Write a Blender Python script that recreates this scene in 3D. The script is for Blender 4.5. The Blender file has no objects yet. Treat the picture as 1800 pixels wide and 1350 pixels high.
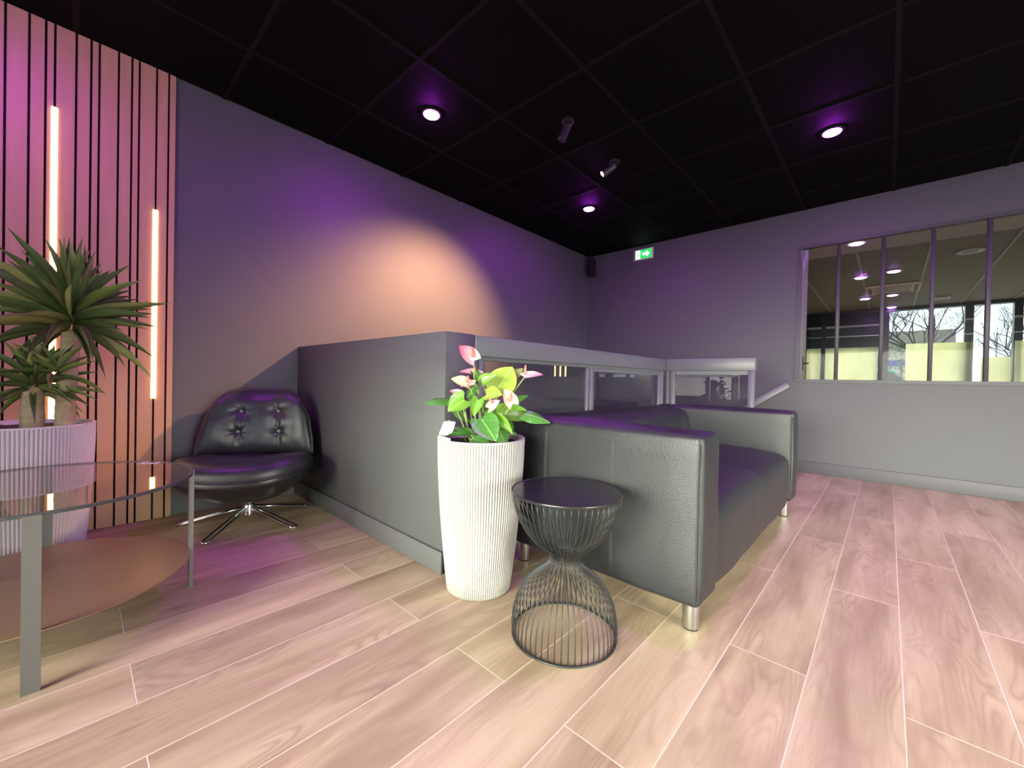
import bpy, bmesh, math, random
from mathutils import Vector, Matrix, noise as mnoise
random.seed(7)
PI = math.pi
scn = bpy.context.scene
col = scn.collection

# ------------------------------------------------------------------ camera
F_PX, YAW, PITCH, ROLL, CAM_H = 712.5, math.radians(42.835), math.radians(-0.567), math.radians(1.208), 0.83
_f = Vector((math.cos(YAW)*math.cos(PITCH), math.sin(YAW)*math.cos(PITCH), math.sin(PITCH)))
_r0 = Vector((math.sin(YAW), -math.cos(YAW), 0)); _u0 = _r0.cross(_f)
CR = math.cos(ROLL)*_r0 + math.sin(ROLL)*_u0
CU = -math.sin(ROLL)*_r0 + math.cos(ROLL)*_u0
CF = _f
CAM = Vector((0, 0, CAM_H))
cam_data = bpy.data.cameras.new('camera'); cam = bpy.data.objects.new('camera', cam_data); col.objects.link(cam)
cam_data.sensor_width = 36; cam_data.lens = 36*F_PX/1800; cam_data.clip_start = 0.02; cam_data.clip_end = 300
M = Matrix((CR, CU, -CF)).transposed().to_4x4(); M.translation = CAM
cam.matrix_world = M
scn.camera = cam

# ------------------------------------------------------------------ world, sun, daylight, exposure
scn.view_settings.view_transform = 'Standard'; scn.view_settings.look = 'None'
scn.view_settings.exposure = 0.0; scn.view_settings.gamma = 1.0; scn.view_settings.use_curve_mapping = False
world = bpy.data.worlds.new('world'); scn.world = world; world.use_nodes = True
wn = world.node_tree.nodes; bgd = wn['Background']
bgd.inputs['Color'].default_value = (0.80, 0.95, 1.0, 1); bgd.inputs['Strength'].default_value = 2.2
sun_d = bpy.data.lights.new('sun', 'SUN'); sun_d.energy = 1.2; sun_d.angle = math.radians(20); sun_d.color = (1, .97, .9)
sun = bpy.data.objects.new('sun', sun_d); col.objects.link(sun)
sun.rotation_euler = Vector((-0.75, 0.25, -0.6)).to_track_quat('-Z', 'Y').to_euler(); sun.location = (20, 0, 12)

def area(name, loc, direction, sx, sy, power, color, spread=180):
    d = bpy.data.lights.new(name, 'AREA'); d.shape = 'RECTANGLE'; d.size = sx; d.size_y = sy
    d.energy = power; d.color = color; d.spread = math.radians(spread)
    o = bpy.data.objects.new(name, d); col.objects.link(o); o.location = loc
    o.rotation_euler = Vector(direction).to_track_quat('-Z', 'Y').to_euler(); return o
DAY = (1.0, 1.0, 0.84)
area('daylight_back_window', (-2.6, -.6, .95), (1, 0.04, -0.33), 4.0, 1.4, 142, DAY, 60)
area('daylight_side_window', (1.9, -3.75, .95), (0.25, 1, -0.33), 4.2, 1.4, 72, DAY, 52)

# ------------------------------------------------------------------ helpers
def px(x, y, depth):
    """point in the room seen at photo position x,y at a distance along the view axis"""
    return CAM + depth*(CF + CR*((x-900)/F_PX) - CU*((y-675)/F_PX))

def tag(o, label=None, cat=None, group=None, kind=None):
    if label: o['label'] = label
    if cat: o['category'] = cat
    if group: o['group'] = group
    if kind: o['kind'] = kind
    return o

def thing(name, label, cat, loc=(0, 0, 0), rz=0.0, group=None):
    o = bpy.data.objects.new(name, None); col.objects.link(o); o.empty_display_size = .1
    o.location = loc; o.rotation_euler = (0, 0, rz)
    return tag(o, label, cat, group)

def struct(name, loc=(0, 0, 0)):
    o = bpy.data.objects.new(name, None); col.objects.link(o); o.location = loc; o['kind'] = 'structure'; return o

class MB:
    def __init__(s): s.v = []; s.f = []
    def add(s, vs, fs):
        n = len(s.v); s.v += [tuple(v) for v in vs]; s.f += [tuple(i+n for i in f) for f in fs]; return s
    def box(s, x0, x1, y0, y1, z0, z1):
        return s.add([(x0,y0,z0),(x1,y0,z0),(x1,y1,z0),(x0,y1,z0),(x0,y0,z1),(x1,y0,z1),(x1,y1,z1),(x0,y1,z1)],
                     [(0,3,2,1),(4,5,6,7),(0,1,5,4),(1,2,6,5),(2,3,7,6),(3,0,4,7)])
    def tube(s, pts, rad, n=8, caps=True, closed=False):
        pts = [Vector(p) for p in pts]; m = len(pts)
        rads = rad if isinstance(rad, (list, tuple)) else [rad]*m
        base = len(s.v); prev = None
        for i, p in enumerate(pts):
            if closed: t = pts[(i+1) % m] - pts[i-1]
            else: t = pts[min(i+1, m-1)] - pts[max(i-1, 0)]
            t.normalize()
            if prev is None:
                a = Vector((0,0,1)) if abs(t.z) < .9 else Vector((1,0,0))
                prev = (a - t*a.dot(t)).normalized()
            else:
                prev = (prev - t*prev.dot(t)).normalized()
            b = t.cross(prev)
            for k in range(n):
                q = 2*PI*k/n
                s.v.append(tuple(p + (prev*math.cos(q) + b*math.sin(q))*rads[i]))
        L = m if closed else m-1
        for i in range(L):
            for k in range(n):
                a0 = base+i*n+k; a1 = base+i*n+(k+1) % n; b0 = base+((i+1) % m)*n+k; b1 = base+((i+1) % m)*n+(k+1) % n
                s.f.append((a0, a1, b1, b0))
        if caps and not closed:
            s.f.append(tuple(base+k for k in reversed(range(n)))); s.f.append(tuple(base+(m-1)*n+k for k in range(n)))
        return s
    def lathe(s, prof, n=48, cap0=True, cap1=True, rfun=None, loc=(0,0,0)):
        base = len(s.v); m = len(prof)
        for r, z in prof:
            for k in range(n):
                q = 2*PI*k/n; rr = r*(rfun(q, z) if rfun else 1)
                s.v.append((loc[0]+rr*math.cos(q), loc[1]+rr*math.sin(q), loc[2]+z))
        for i in range(m-1):
            for k in range(n):
                s.f.append((base+i*n+k, base+i*n+(k+1) % n, base+(i+1)*n+(k+1) % n, base+(i+1)*n+k))
        if cap0: s.f.append(tuple(base+k for k in reversed(range(n))))
        if cap1: s.f.append(tuple(base+(m-1)*n+k for k in range(n)))
        return s
    def grid(s, fn, nu, nv, wrap_u=False):
        base = len(s.v)
        cu = nu if wrap_u else nu+1
        for j in range(nv+1):
            for i in range(cu): s.v.append(tuple(fn(i/nu, j/nv)))
        for j in range(nv):
            for i in range(nu):
                i2 = (i+1) % cu
                s.f.append((base+j*cu+i, base+j*cu+i2, base+(j+1)*cu+i2, base+(j+1)*cu+i))
        return s
    def mesh(s, name, smooth=False):
        me = bpy.data.meshes.new(name); me.from_pydata(s.v, [], s.f); me.update()
        if smooth: smooth_mesh(me, smooth)
        return me
    def build(s, name, mat, parent=None, smooth=False, bevel=0, segs=2):
        me = s.mesh(name, smooth if not bevel else False)
        if bevel:
            bm = bmesh.new(); bm.from_mesh(me)
            bmesh.ops.bevel(bm, geom=bm.edges[:], offset=bevel, segments=segs, affect='EDGES', profile=.5)
            bm.to_mesh(me); bm.free()
            smooth_mesh(me, 50)
        return obj(name, me, mat, parent)

def smooth_mesh(me, ang=True):
    for p in me.polygons: p.use_smooth = True
    if ang is not True and hasattr(me, 'set_sharp_from_angle'):
        me.set_sharp_from_angle(angle=math.radians(ang))

def obj(name, me, mat, parent=None):
    o = bpy.data.objects.new(name, me); col.objects.link(o)
    if mat is not None and len(me.materials) == 0: me.materials.append(mat)
    if parent is not None: o.parent = parent
    return o

def place(o, parent, Mw, pm):
    """give a part its world matrix under a parent whose world matrix is pm"""
    o.parent = parent; o.matrix_basis = pm.inverted() @ Mw

# ------------------------------------------------------------------ materials
MATS = {}
def base_mat(name):
    m = bpy.data.materials.new(name); m.use_nodes = True; nt = m.node_tree
    b = nt.nodes['Principled BSDF']; MATS[name] = m
    return m, nt, b
def N(nt, t, **kw):
    n = nt.nodes.new(t)
    for k, v in kw.items(): setattr(n, k, v)
    return n
def mathn(nt, op, a, b=None, clamp=False):
    n = N(nt, 'ShaderNodeMath', operation=op, use_clamp=clamp)
    for i, v in enumerate((a, b)):
        if v is None: continue
        if isinstance(v, (int, float)): n.inputs[i].default_value = v
        else: nt.links.new(v, n.inputs[i])
    return n.outputs[0]
def mix(nt, fac, a, b):
    n = N(nt, 'ShaderNodeMix', data_type='RGBA')
    for i, v in ((0, fac), (6, a), (7, b)):
        if isinstance(v, (int, float)): n.inputs[i].default_value = v
        elif isinstance(v, tuple): n.inputs[i].default_value = (*v, 1) if len(v) == 3 else v
        else: nt.links.new(v, n.inputs[i])
    return n.outputs[2]
def noise(nt, vec, scale, detail=3, rough=.5, dist=0):
    n = N(nt, 'ShaderNodeTexNoise'); n.inputs['Scale'].default_value = scale; n.inputs['Detail'].default_value = detail
    n.inputs['Roughness'].default_value = rough; n.inputs['Distortion'].default_value = dist
    if vec is not None: nt.links.new(vec, n.inputs['Vector'])
    return n.outputs['Fac']
def mapping(nt, vec, scale=(1,1,1), loc=(0,0,0)):
    n = N(nt, 'ShaderNodeMapping'); n.inputs['Scale'].default_value = scale; n.inputs['Location'].default_value = loc
    nt.links.new(vec, n.inputs['Vector']); return n.outputs[0]
def bump(nt, b, height, strength=.2, dist=.01):
    n = N(nt, 'ShaderNodeBump'); n.inputs['Strength'].default_value = strength; n.inputs['Distance'].default_value = dist
    nt.links.new(height, n.inputs['Height']); nt.links.new(n.outputs[0], b.inputs['Normal'])
def simple(name, c, rough=.5, metal=0, var=.06, nscale=6, bstr=0, bscale=80, spec=.5, coat=0):
    m, nt, b = base_mat(name)
    tc = N(nt, 'ShaderNodeTexCoord').outputs['Object']
    f = noise(nt, tc, nscale, 4)
    lo = tuple(max(0, x*(1-var)) for x in c); hi = tuple(min(1, x*(1+var)) for x in c)
    nt.links.new(mix(nt, f, lo, hi), b.inputs['Base Color'])
    b.inputs['Roughness'].default_value = rough; b.inputs['Metallic'].default_value = metal
    b.inputs['Specular IOR Level'].default_value = spec; b.inputs['Coat Weight'].default_value = coat
    if bstr: bump(nt, b, noise(nt, tc, bscale, 4), bstr, .004)
    return m
def emit(name, c, strength, base=(.8, .8, .8)):
    m, nt, b = base_mat(name)
    b.inputs['Base Color'].default_value = (*base, 1); b.inputs['Emission Color'].default_value = (*c, 1)
    b.inputs['Emission Strength'].default_value = strength; return m
def clear_glass(name, tint=(.9, .92, .92), ior=1.45, refl=1.0):
    m, nt, b = base_mat(name); nt.nodes.remove(b)
    out = nt.nodes['Material Output']
    tr = N(nt, 'ShaderNodeBsdfTransparent'); tr.inputs[0].default_value = (*tint, 1)
    gl = N(nt, 'ShaderNodeBsdfGlossy'); gl.inputs['Roughness'].default_value = .01; gl.inputs['Color'].default_value = (refl, refl, refl, 1)
    fr = N(nt, 'ShaderNodeFresnel'); fr.inputs[0].default_value = ior
    bf = N(nt, 'ShaderNodeNewGeometry').outputs['Backfacing']
    mx = N(nt, 'ShaderNodeMixShader'); nt.links.new(mathn(nt, 'MULTIPLY', fr.outputs[0], mathn(nt, 'SUBTRACT', 1, bf)), mx.inputs[0])
    nt.links.new(tr.outputs[0], mx.inputs[1]); nt.links.new(gl.outputs[0], mx.inputs[2]); nt.links.new(mx.outputs[0], out.inputs[0])
    return m

WALL = simple('charcoal_paint', (.092, .098, .095), .55, var=.04, bstr=.05, bscale=160)
TRIMP = simple('charcoal_satin_paint', (.105, .11, .108), .55, var=.03)
FRAMEP = simple('dark_window_frame', (.06, .062, .064), .45, var=.03)
RAILP = simple('grey_rail_paint', (.135, .14, .15), .38, var=.03)
CEIL = simple('black_ceiling_tile', (.0045, .0045, .0045), .75, var=.15, bstr=.1, bscale=300, spec=.08)
CBAR = simple('black_ceiling_bar', (.0095, .0095, .010), .7, spec=.12)
GROUT = simple('pale_joint', (.60, .52, .42), .6)
LEATHER = simple('black_leather', (.015, .0175, .019), .44, var=.15, bstr=.25, bscale=260, spec=.6)
LEATHER2 = simple('black_chair_leather', (.024, .026, .030), .36, var=.2, bstr=.2, bscale=240, spec=.6)
BUTTON = simple('button_leather', (.22, .23, .26), .3)
STITCH = simple('grey_stitching', (.055, .058, .058), .5)
SHELL = simple('black_plastic_shell', (.015, .016, .015), .35)
CHROME = simple('chrome', (.75, .75, .74), .12, 1, var=.02)
STEEL = simple('brushed_steel', (.55, .55, .54), .3, 1, var=.1, nscale=60)
BLACKM = simple('black_metal', (.022, .023, .024), .38, var=.1)
WIRE = simple('black_wire', (.03, .032, .031), .4, .3, var=.1)
TABM = simple('taupe_metal', (.15, .15, .138), .42, .2, var=.05)
SHELF = simple('led_toned_shelf', (.25, .172, .088), .33, .3, var=.06)  # taupe metal with the LED strips' orange reflection put into its base colour
POTW = simple('white_planter', (.42, .412, .38), .45, var=.03)
POTP = simple('white_large_planter', (.62, .58, .58), .5, var=.03)
SOIL = simple('potting_soil', (.03, .022, .016), .95, var=.5, nscale=60, bstr=.8, bscale=90)
STEM = simple('green_stem', (.33, .42, .12), .5)
STEMD = simple('dark_green_stem', (.12, .22, .05), .5)
SPADIX = simple('coral_spadix', (.85, .22, .18), .45)
BARK = simple('yucca_bark', (.42, .33, .2), .9, var=.5, nscale=40, bstr=.8, bscale=50)
TAGM = simple('white_card', (.62, .61, .56), .6, var=.02)
INK = simple('grey_ink', (.15, .15, .15), .7)
DARKGAP = simple('black_felt', (.006, .004, .004), .95)
BEIGE = simple('beige_soffit', (.60, .52, .44), .6)
CEILB = simple('brown_ceiling_panel', (.27, .21, .14), .6, var=.1)
CBARB = simple('pale_ceiling_bar', (.42, .38, .36), .5)
WHITEP = simple('white_plastic', (.75, .73, .68), .4)
PINKW = simple('pale_door_paint', (.52, .45, .42), .5)
DARKF = simple('dark_facade', (.012, .010, .013), .3)
ALU = simple('grey_aluminium', (.35, .35, .36), .35, .5)
YUC = [simple('yucca_leaf_dark', (.09, .14, .045), .45, var=.3), simple('yucca_leaf_mid', (.16, .22, .06), .45, var=.3), simple('yucca_leaf_pale', (.30, .32, .11), .45, var=.3)]
BRANCH = simple('branch_bark', (.10, .09, .08), .9)
ASPH = simple('asphalt', (.30, .30, .29), .9)
HEDGE = simple('dry_hedge', (.22, .20, .13), .9, var=.5, nscale=5)
RENDERW = simple('pale_render', (.50, .46, .38), .8)
TEAL = simple('turquoise_paint', (.05, .36, .38), .25, coat=.5)
TYRE = simple('tyre_rubber', (.02, .02, .02), .8)
CARGL = simple('car_glass', (.03, .035, .04), .1)
BLUE = simple('blue_sign_paint', (.06, .10, .30), .5)
SGREEN = emit('sign_green', (.02, .55, .10), 1.3, (.02, .4, .08))
SWHITE = emit('sign_white', (.75, 1, .72), 1.3)
PURPLE = emit('violet_lamp', (.55, .025, .92), 720)
PURPLE2 = emit('violet_lamp_far', (.62, .20, 1.0), 60)
WARM = emit('warm_led', (1, .60, .20), 10)
WARMF = emit('warm_led_far', (1, .72, .30), 25)
SPOTM = emit('warm_spot_face', (1, .72, .38), 30)
GLASS = clear_glass('railing_glass', (.86, .88, .88), 1.55)
GLASSW = clear_glass('window_glass', (.97, .98, .98), 1.12)
GLASST = clear_glass('smoked_table_glass', (.86, .80, .76), 2.0)

def make_plank_mat():
    m, nt, b = base_mat('wood_plank')
    tc = N(nt, 'ShaderNodeTexCoord').outputs['Object']; oi = N(nt, 'ShaderNodeObjectInfo').outputs['Random']
    off = N(nt, 'ShaderNodeCombineXYZ'); nt.links.new(mathn(nt, 'MULTIPLY', oi, 57), off.inputs[0]); nt.links.new(mathn(nt, 'MULTIPLY', oi, 23), off.inputs[1])
    nt.links.new(mathn(nt, 'MULTIPLY', oi, 91), off.inputs[2])
    va = N(nt, 'ShaderNodeVectorMath', operation='ADD'); nt.links.new(tc, va.inputs[0]); nt.links.new(off.outputs[0], va.inputs[1]); v = va.outputs[0]
    n1 = noise(nt, mapping(nt, v, (1.5, 6.5, 1)), 1.0, 2.2, .45, .5)
    ring = mathn(nt, 'MULTIPLY', n1, 17)
    fr = mathn(nt, 'FRACT', ring)
    tri = mathn(nt, 'ABSOLUTE', mathn(nt, 'SUBTRACT', fr, .5))
    line = mathn(nt, 'POWER', mathn(nt, 'MULTIPLY', tri, 2), 2.2)
    mask = mathn(nt, 'MULTIPLY', mathn(nt, 'SUBTRACT', noise(nt, mapping(nt, v, (1.1, 4, 1), (7, 3, 1)), 1.3, 2), .40), 3.2, True)
    grain = mathn(nt, 'MULTIPLY', line, mask)
    fib = noise(nt, mapping(nt, v, (4, 150, 1)), 1, 4, .6)
    fibl = mathn(nt, 'MULTIPLY', mathn(nt, 'SUBTRACT', fib, .5), 1.0)
    patch = noise(nt, mapping(nt, v, (1.2, 7, 1), (3, 9, 2)), 1.2, 3, .55, .3)
    patc = mathn(nt, 'MULTIPLY', mathn(nt, 'SUBTRACT', patch, .36), 3.0, True)
    c = mix(nt, patc, (.54, .425, .285), (.315, .225, .14))
    c = mix(nt, mathn(nt, 'MULTIPLY', grain, .8), c, (.30, .20, .13))
    c = mix(nt, mathn(nt, 'MULTIPLY', mathn(nt, 'ADD', fibl, .12, True), .75, True), c, (.30, .21, .14))
    # small knots and dark checks
    vo = N(nt, 'ShaderNodeTexVoronoi'); nt.links.new(mapping(nt, v, (2.6, 7.5, 1)), vo.inputs['Vector']); vo.inputs['Scale'].default_value = 1.1
    kn = mathn(nt, 'SUBTRACT', 1.0, mathn(nt, 'MULTIPLY', vo.outputs['Distance'], 5.5), True)
    sel = mathn(nt, 'GREATER_THAN', noise(nt, mapping(nt, v, (2, 5, 1), (11, 4, 8)), 1.0, 1), .49)
    c = mix(nt, mathn(nt, 'MULTIPLY', mathn(nt, 'MULTIPLY', kn, sel), .75), c, (.20, .13, .09))
    tone = mathn(nt, 'ADD', .90, mathn(nt, 'MULTIPLY', oi, .17))
    mul = N(nt, 'ShaderNodeVectorMath', operation='SCALE'); nt.links.new(c, mul.inputs[0]); nt.links.new(tone, mul.inputs['Scale'])
    nt.links.new(mul.outputs[0], b.inputs['Base Color'])
    b.inputs['Roughness'].default_value = .42; b.inputs['Specular IOR Level'].default_value = .4
    bump(nt, b, mathn(nt, 'ADD', mathn(nt, 'MULTIPLY', grain, -.6), fib), .08, .002)
    return m
PLANK = make_plank_mat()

def make_oak():
    m, nt, b = base_mat('oak_slat')
    tc = N(nt, 'ShaderNodeTexCoord').outputs['Object']; oi = N(nt, 'ShaderNodeObjectInfo').outputs['Random']
    off = N(nt, 'ShaderNodeCombineXYZ'); nt.links.new(mathn(nt, 'MULTIPLY', oi, 40), off.inputs[0]); nt.links.new(mathn(nt, 'MULTIPLY', oi, 70), off.inputs[2])
    va = N(nt, 'ShaderNodeVectorMath', operation='ADD'); nt.links.new(tc, va.inputs[0]); nt.links.new(off.outputs[0], va.inputs[1])
    f = noise(nt, mapping(nt, va.outputs[0], (14, 14, 1.6)), 1, 4, .6, .8)
    f2 = noise(nt, mapping(nt, va.outputs[0], (120, 60, 3)), 1, 3, .6)
    c = mix(nt, f, (.44, .25, .13), (.62, .40, .24)); c = mix(nt, mathn(nt, 'MULTIPLY', f2, .35), c, (.40, .23, .12))
    nt.links.new(c, b.inputs['Base Color']); b.inputs['Roughness'].default_value = .5; bump(nt, b, f2, .1, .002)
    return m
OAK = make_oak()

def make_leaf(name, dark, light, vein, rough=.28):
    m, nt, b = base_mat(name)
    tc = N(nt, 'ShaderNodeTexCoord').outputs['Object']; sp = N(nt, 'ShaderNodeSeparateXYZ'); nt.links.new(tc, sp.inputs[0])
    ax = mathn(nt, 'ABSOLUTE', sp.outputs[0])
    rib = mathn(nt, 'SUBTRACT', 1, mathn(nt, 'MULTIPLY', ax, 28), True)
    s = mathn(nt, 'SINE', mathn(nt, 'MULTIPLY', mathn(nt, 'SUBTRACT', sp.outputs[1], mathn(nt, 'MULTIPLY', ax, .8)), 30))
    sv = mathn(nt, 'MULTIPLY', mathn(nt, 'SUBTRACT', s, .86), 5.0, True)
    f = noise(nt, tc, 3.2, 3)
    c = mix(nt, f, dark, light); c = mix(nt, mathn(nt, 'MULTIPLY', mathn(nt, 'ADD', rib, mathn(nt, 'MULTIPLY', sv, .22), True), .75), c, vein)
    nt.links.new(c, b.inputs['Base Color']); b.inputs['Roughness'].default_value = rough
    b.inputs['Subsurface Weight'].default_value = 0.0
    bump(nt, b, f, .2, .02)
    return m
LEAFD = make_leaf('anthurium_leaf_dark', (.045, .16, .03), (.10, .27, .05), (.32, .52, .16))
LEAFM = make_leaf('anthurium_leaf_mid', (.12, .32, .03), (.24, .48, .06), (.45, .66, .20))
LEAFL = make_leaf('anthurium_leaf_light', (.30, .52, .05), (.46, .66, .10), (.62, .80, .28), .35)
def make_spathe(name, base, tip):
    m, nt, b = base_mat(name)
    tc = N(nt, 'ShaderNodeTexCoord').outputs['Object']; sp = N(nt, 'ShaderNodeSeparateXYZ'); nt.links.new(tc, sp.inputs[0])
    f = mathn(nt, 'ADD', mathn(nt, 'MULTIPLY', sp.outputs[1], 1.1), mathn(nt, 'MULTIPLY', mathn(nt, 'SUBTRACT', noise(nt, mapping(nt, tc, (9, 2, 2)), 1, 2), .5), .7), True)
    nt.links.new(mix(nt, f, base, tip), b.inputs['Base Color']); b.inputs['Roughness'].default_value = .3
    return m
SP_PINK = make_spathe('pink_spathe', (.88, .62, .58), (.82, .10, .24))
SP_PALE = make_spathe('pale_pink_spathe', (.86, .70, .50), (.85, .42, .40))
SP_YEL = make_spathe('yellow_spathe', (.85, .55, .42), (.78, .80, .34))

def make_paper():
    m, nt, b = base_mat('yellow_window_paper'); nt.nodes.remove(b)
    tc = N(nt, 'ShaderNodeTexCoord').outputs['Object']
    f = noise(nt, mapping(nt, tc, (1, 1.6, 1.1)), 1.6, 3, .5, .8)
    c = mix(nt, mathn(nt, 'MULTIPLY', mathn(nt, 'SUBTRACT', f, .35), 2.2, True), (.74, .69, .32), (.97, .92, .48))
    tl = N(nt, 'ShaderNodeBsdfTranslucent'); nt.links.new(c, tl.inputs[0])
    df = N(nt, 'ShaderNodeBsdfDiffuse'); nt.links.new(c, df.inputs[0])
    mx = N(nt, 'ShaderNodeMixShader'); mx.inputs[0].default_value = .15
    nt.links.new(tl.outputs[0], mx.inputs[1]); nt.links.new(df.outputs[0], mx.inputs[2]); nt.links.new(mx.outputs[0], nt.nodes['Material Output'].inputs[0])
    return m
PAPER = make_paper()

# ------------------------------------------------------------------ the setting
CEILZ, WY, WX, BX, RY = 2.53, 3.05, 4.79, -2.7, -3.9       # ceiling height, left wall, far wall, wall behind, right wall
RAIL_Y, RAIL_X, PART_X, PART_T = 1.376, 3.38, 1.067, .165
WELL = -1.6
# floor: pale joint bed under separate planks
floor = struct('floor')
fb = MB(); fb.box(BX, PART_X+.1, RY, WY, -.14, -.0003); fb.box(PART_X+.1, RAIL_X+.03, RY, RAIL_Y+.06, -.14, -.0003); fb.box(RAIL_X+.03, WX, RY, .755, -.14, -.0003)
fb.build('joint_bed', GROUT, floor)
ROW, GAP = .2014, .0027
full = {}
def plank(x0, x1, y0, y1):
    key = (round(x1-x0, 3), round(y1-y0, 3))
    L, W = x1-x0-GAP, y1-y0-GAP
    if key not in full:
        mb = MB(); c = .0006
        mb.add([(0,0,-.004),(L,0,-.004),(L,W,-.004),(0,W,-.004),(0,0,-c),(L,0,-c),(L,W,-c),(0,W,-c),(c,c,0),(L-c,c,0),(L-c,W-c,0),(c,W-c,0)],
               [(4,5,9,8),(5,6,10,9),(6,7,11,10),(7,4,8,11),(8,9,10,11),(0,1,5,4),(1,2,6,5),(2,3,7,6),(3,0,4,7)])
        full[key] = mb.mesh('plank')
    o = obj('plank', full[key], PLANK, floor); o.location = (x0+GAP/2, y0+GAP/2, 0)
k0 = math.floor((RY+.05)/ROW)
for k in range(k0, 17):
    y0 = -.05+ROW*k; y1 = y0+ROW
    y0c, y1c = max(y0, RY), min(y1, WY)
    if y1c-y0c < .03: continue
    xmax = WX
    if y0 > 1.3: xmax = PART_X+.12
    elif y0 > .70: xmax = RAIL_X+.03
    start = (.808 if k % 2 == 0 else .097+1.334/1)
    LEN = 1.32
    xs = [start+LEN*j for j in range(-6, 7)]
    xs = [BX]+[x for x in xs if BX+.08 < x < xmax-.08]+[xmax]
    for a, b in zip(xs, xs[1:]): plank(a, b, y0c, y1c)
# ceiling with lay-in tiles on a bar grid
ceiling = struct('ceiling')
MB().box(BX, WX, RY, WY, CEILZ+.012, CEILZ+.12).build('ceiling_slab', CEIL, ceiling)
G = .624
gx = [3.113+G*i for i in range(-10, 4)]; gy = [G*i for i in range(-7, 6)]
xb = [BX]+[x for x in gx if BX+.05 < x < WX-.05]+[WX]; yb = [RY]+[y for y in gy if RY+.05 < y < WY-.05]+[WY]
tile_me = {}
for xa, xc in zip(xb, xb[1:]):
    for ya, yc in zip(yb, yb[1:]):
        key = (round(xc-xa, 3), round(yc-ya, 3))
        if key not in tile_me: tile_me[key] = MB().box(.0122, xc-xa-.0122, .0122, yc-ya-.0122, .001, .012).mesh('ceiling_tile')
        obj('ceiling_tile', tile_me[key], CEIL, ceiling).location = (xa, ya, CEILZ)
for x in xb[1:-1]: MB().box(x-.012, x+.012, RY, WY, CEILZ-.001, CEILZ+.011).build('ceiling_bar', CBAR, ceiling)
for y in yb[1:-1]: MB().box(BX, WX, y-.012, y+.012, CEILZ-.0015, CEILZ+.0105).build('ceiling_bar', CBAR, ceiling)
# walls
tag(MB().box(BX-.12, WX+.14, WY, WY+.12, WELL, CEILZ+.12).build('wall_left', WALL), kind='structure')
WZ0, WZ1, WYL, WYR = .868, 2.185, .668, -2.03
wf = MB(); wf.box(WX, WX+.13, WYL, WY, WELL, CEILZ+.12); wf.box(WX, WX+.13, RY, WYR, -.14, CEILZ+.12)
wf.box(WX, WX+.13, WYR, WYL, WELL, WZ0); wf.box(WX, WX+.13, WYR, WYL, WZ1, CEILZ+.12)
tag(wf.build('wall_far', WALL), kind='structure')
wb = MB(); wb.box(BX-.12, BX, 1.5, WY, -.14, CEILZ+.12); wb.box(BX-.12, BX, RY-.12, -2.7, -.14, CEILZ+.12); wb.box(BX-.12, BX, -2.7, 1.5, -.14, .12); wb.box(BX-.12, BX, -2.7, 1.5, 2.3, CEILZ+.12)
tag(wb.build('wall_back', WALL), kind='structure')
wr = MB(); wr.box(BX, -.25, RY-.12, RY, -.14, CEILZ+.12); wr.box(4.05, WX+.13, RY-.12, RY, -.14, CEILZ+.12); wr.box(-.25, 4.05, RY-.12, RY, -.14, .12); wr.box(-.25, 4.05, RY-.12, RY, 2.3, CEILZ+.12)
tag(wr.build('wall_right', WALL), kind='structure')
tag(MB().box(PART_X, PART_X+PART_T, RAIL_Y, WY, -.14, 1.032).build('wall_partition', WALL, bevel=.003, segs=1), kind='structure')
# baseboards with a small rounded top edge
tag(MB().box(PART_X-.014, PART_X, RAIL_Y-.012, WY, 0, .095).build('baseboard_partition', TRIMP, bevel=.004), kind='structure')
tag(MB().box(WX-.014, WX, RY, .70, 0, .112).build('baseboard_far', TRIMP, bevel=.004), kind='structure')
# windows of the wall behind and the right wall (daylight)
def plain_window(name, axis, c, a0, a1, z0, z1, n):
    w = struct(name)
    def bx(mb, u0, u1, d0, d1, za, zb):
        return mb.box(c+d0, c+d1, u0, u1, za, zb) if axis == 'x' else mb.box(u0, u1, c+d0, c+d1, za, zb)
    f = MB()
    bx(f, a0, a1, -.1, -.04, z0, z0+.05); bx(f, a0, a1, -.1, -.04, z1-.05, z1); bx(f, a0, a0+.05, -.1, -.04, z0+.05, z1-.05); bx(f, a1-.05, a1, -.1, -.04, z0+.05, z1-.05)
    f.build('window_frame', ALU, w)
    for i in range(1, n):
        u = a0+(a1-a0)*i/n; bx(MB(), u-.025, u+.025, -.1, -.04, z0+.05, z1-.05).build('mullion', ALU, w)
    for i in range(n):
        ua = a0+(a1-a0)*i/n+.025; ub = a0+(a1-a0)*(i+1)/n-.025
        bx(MB(), ua, ub, -.075, -.069, z0+.05, z1-.05).build('pane', GLASSW, w)
plain_window('window_5', 'x', BX, -2.7, 1.5, .12, 2.3, 4)
plain_window('window_6', 'y', RY, -.25, 4.05, .12, 2.3, 4)

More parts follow.
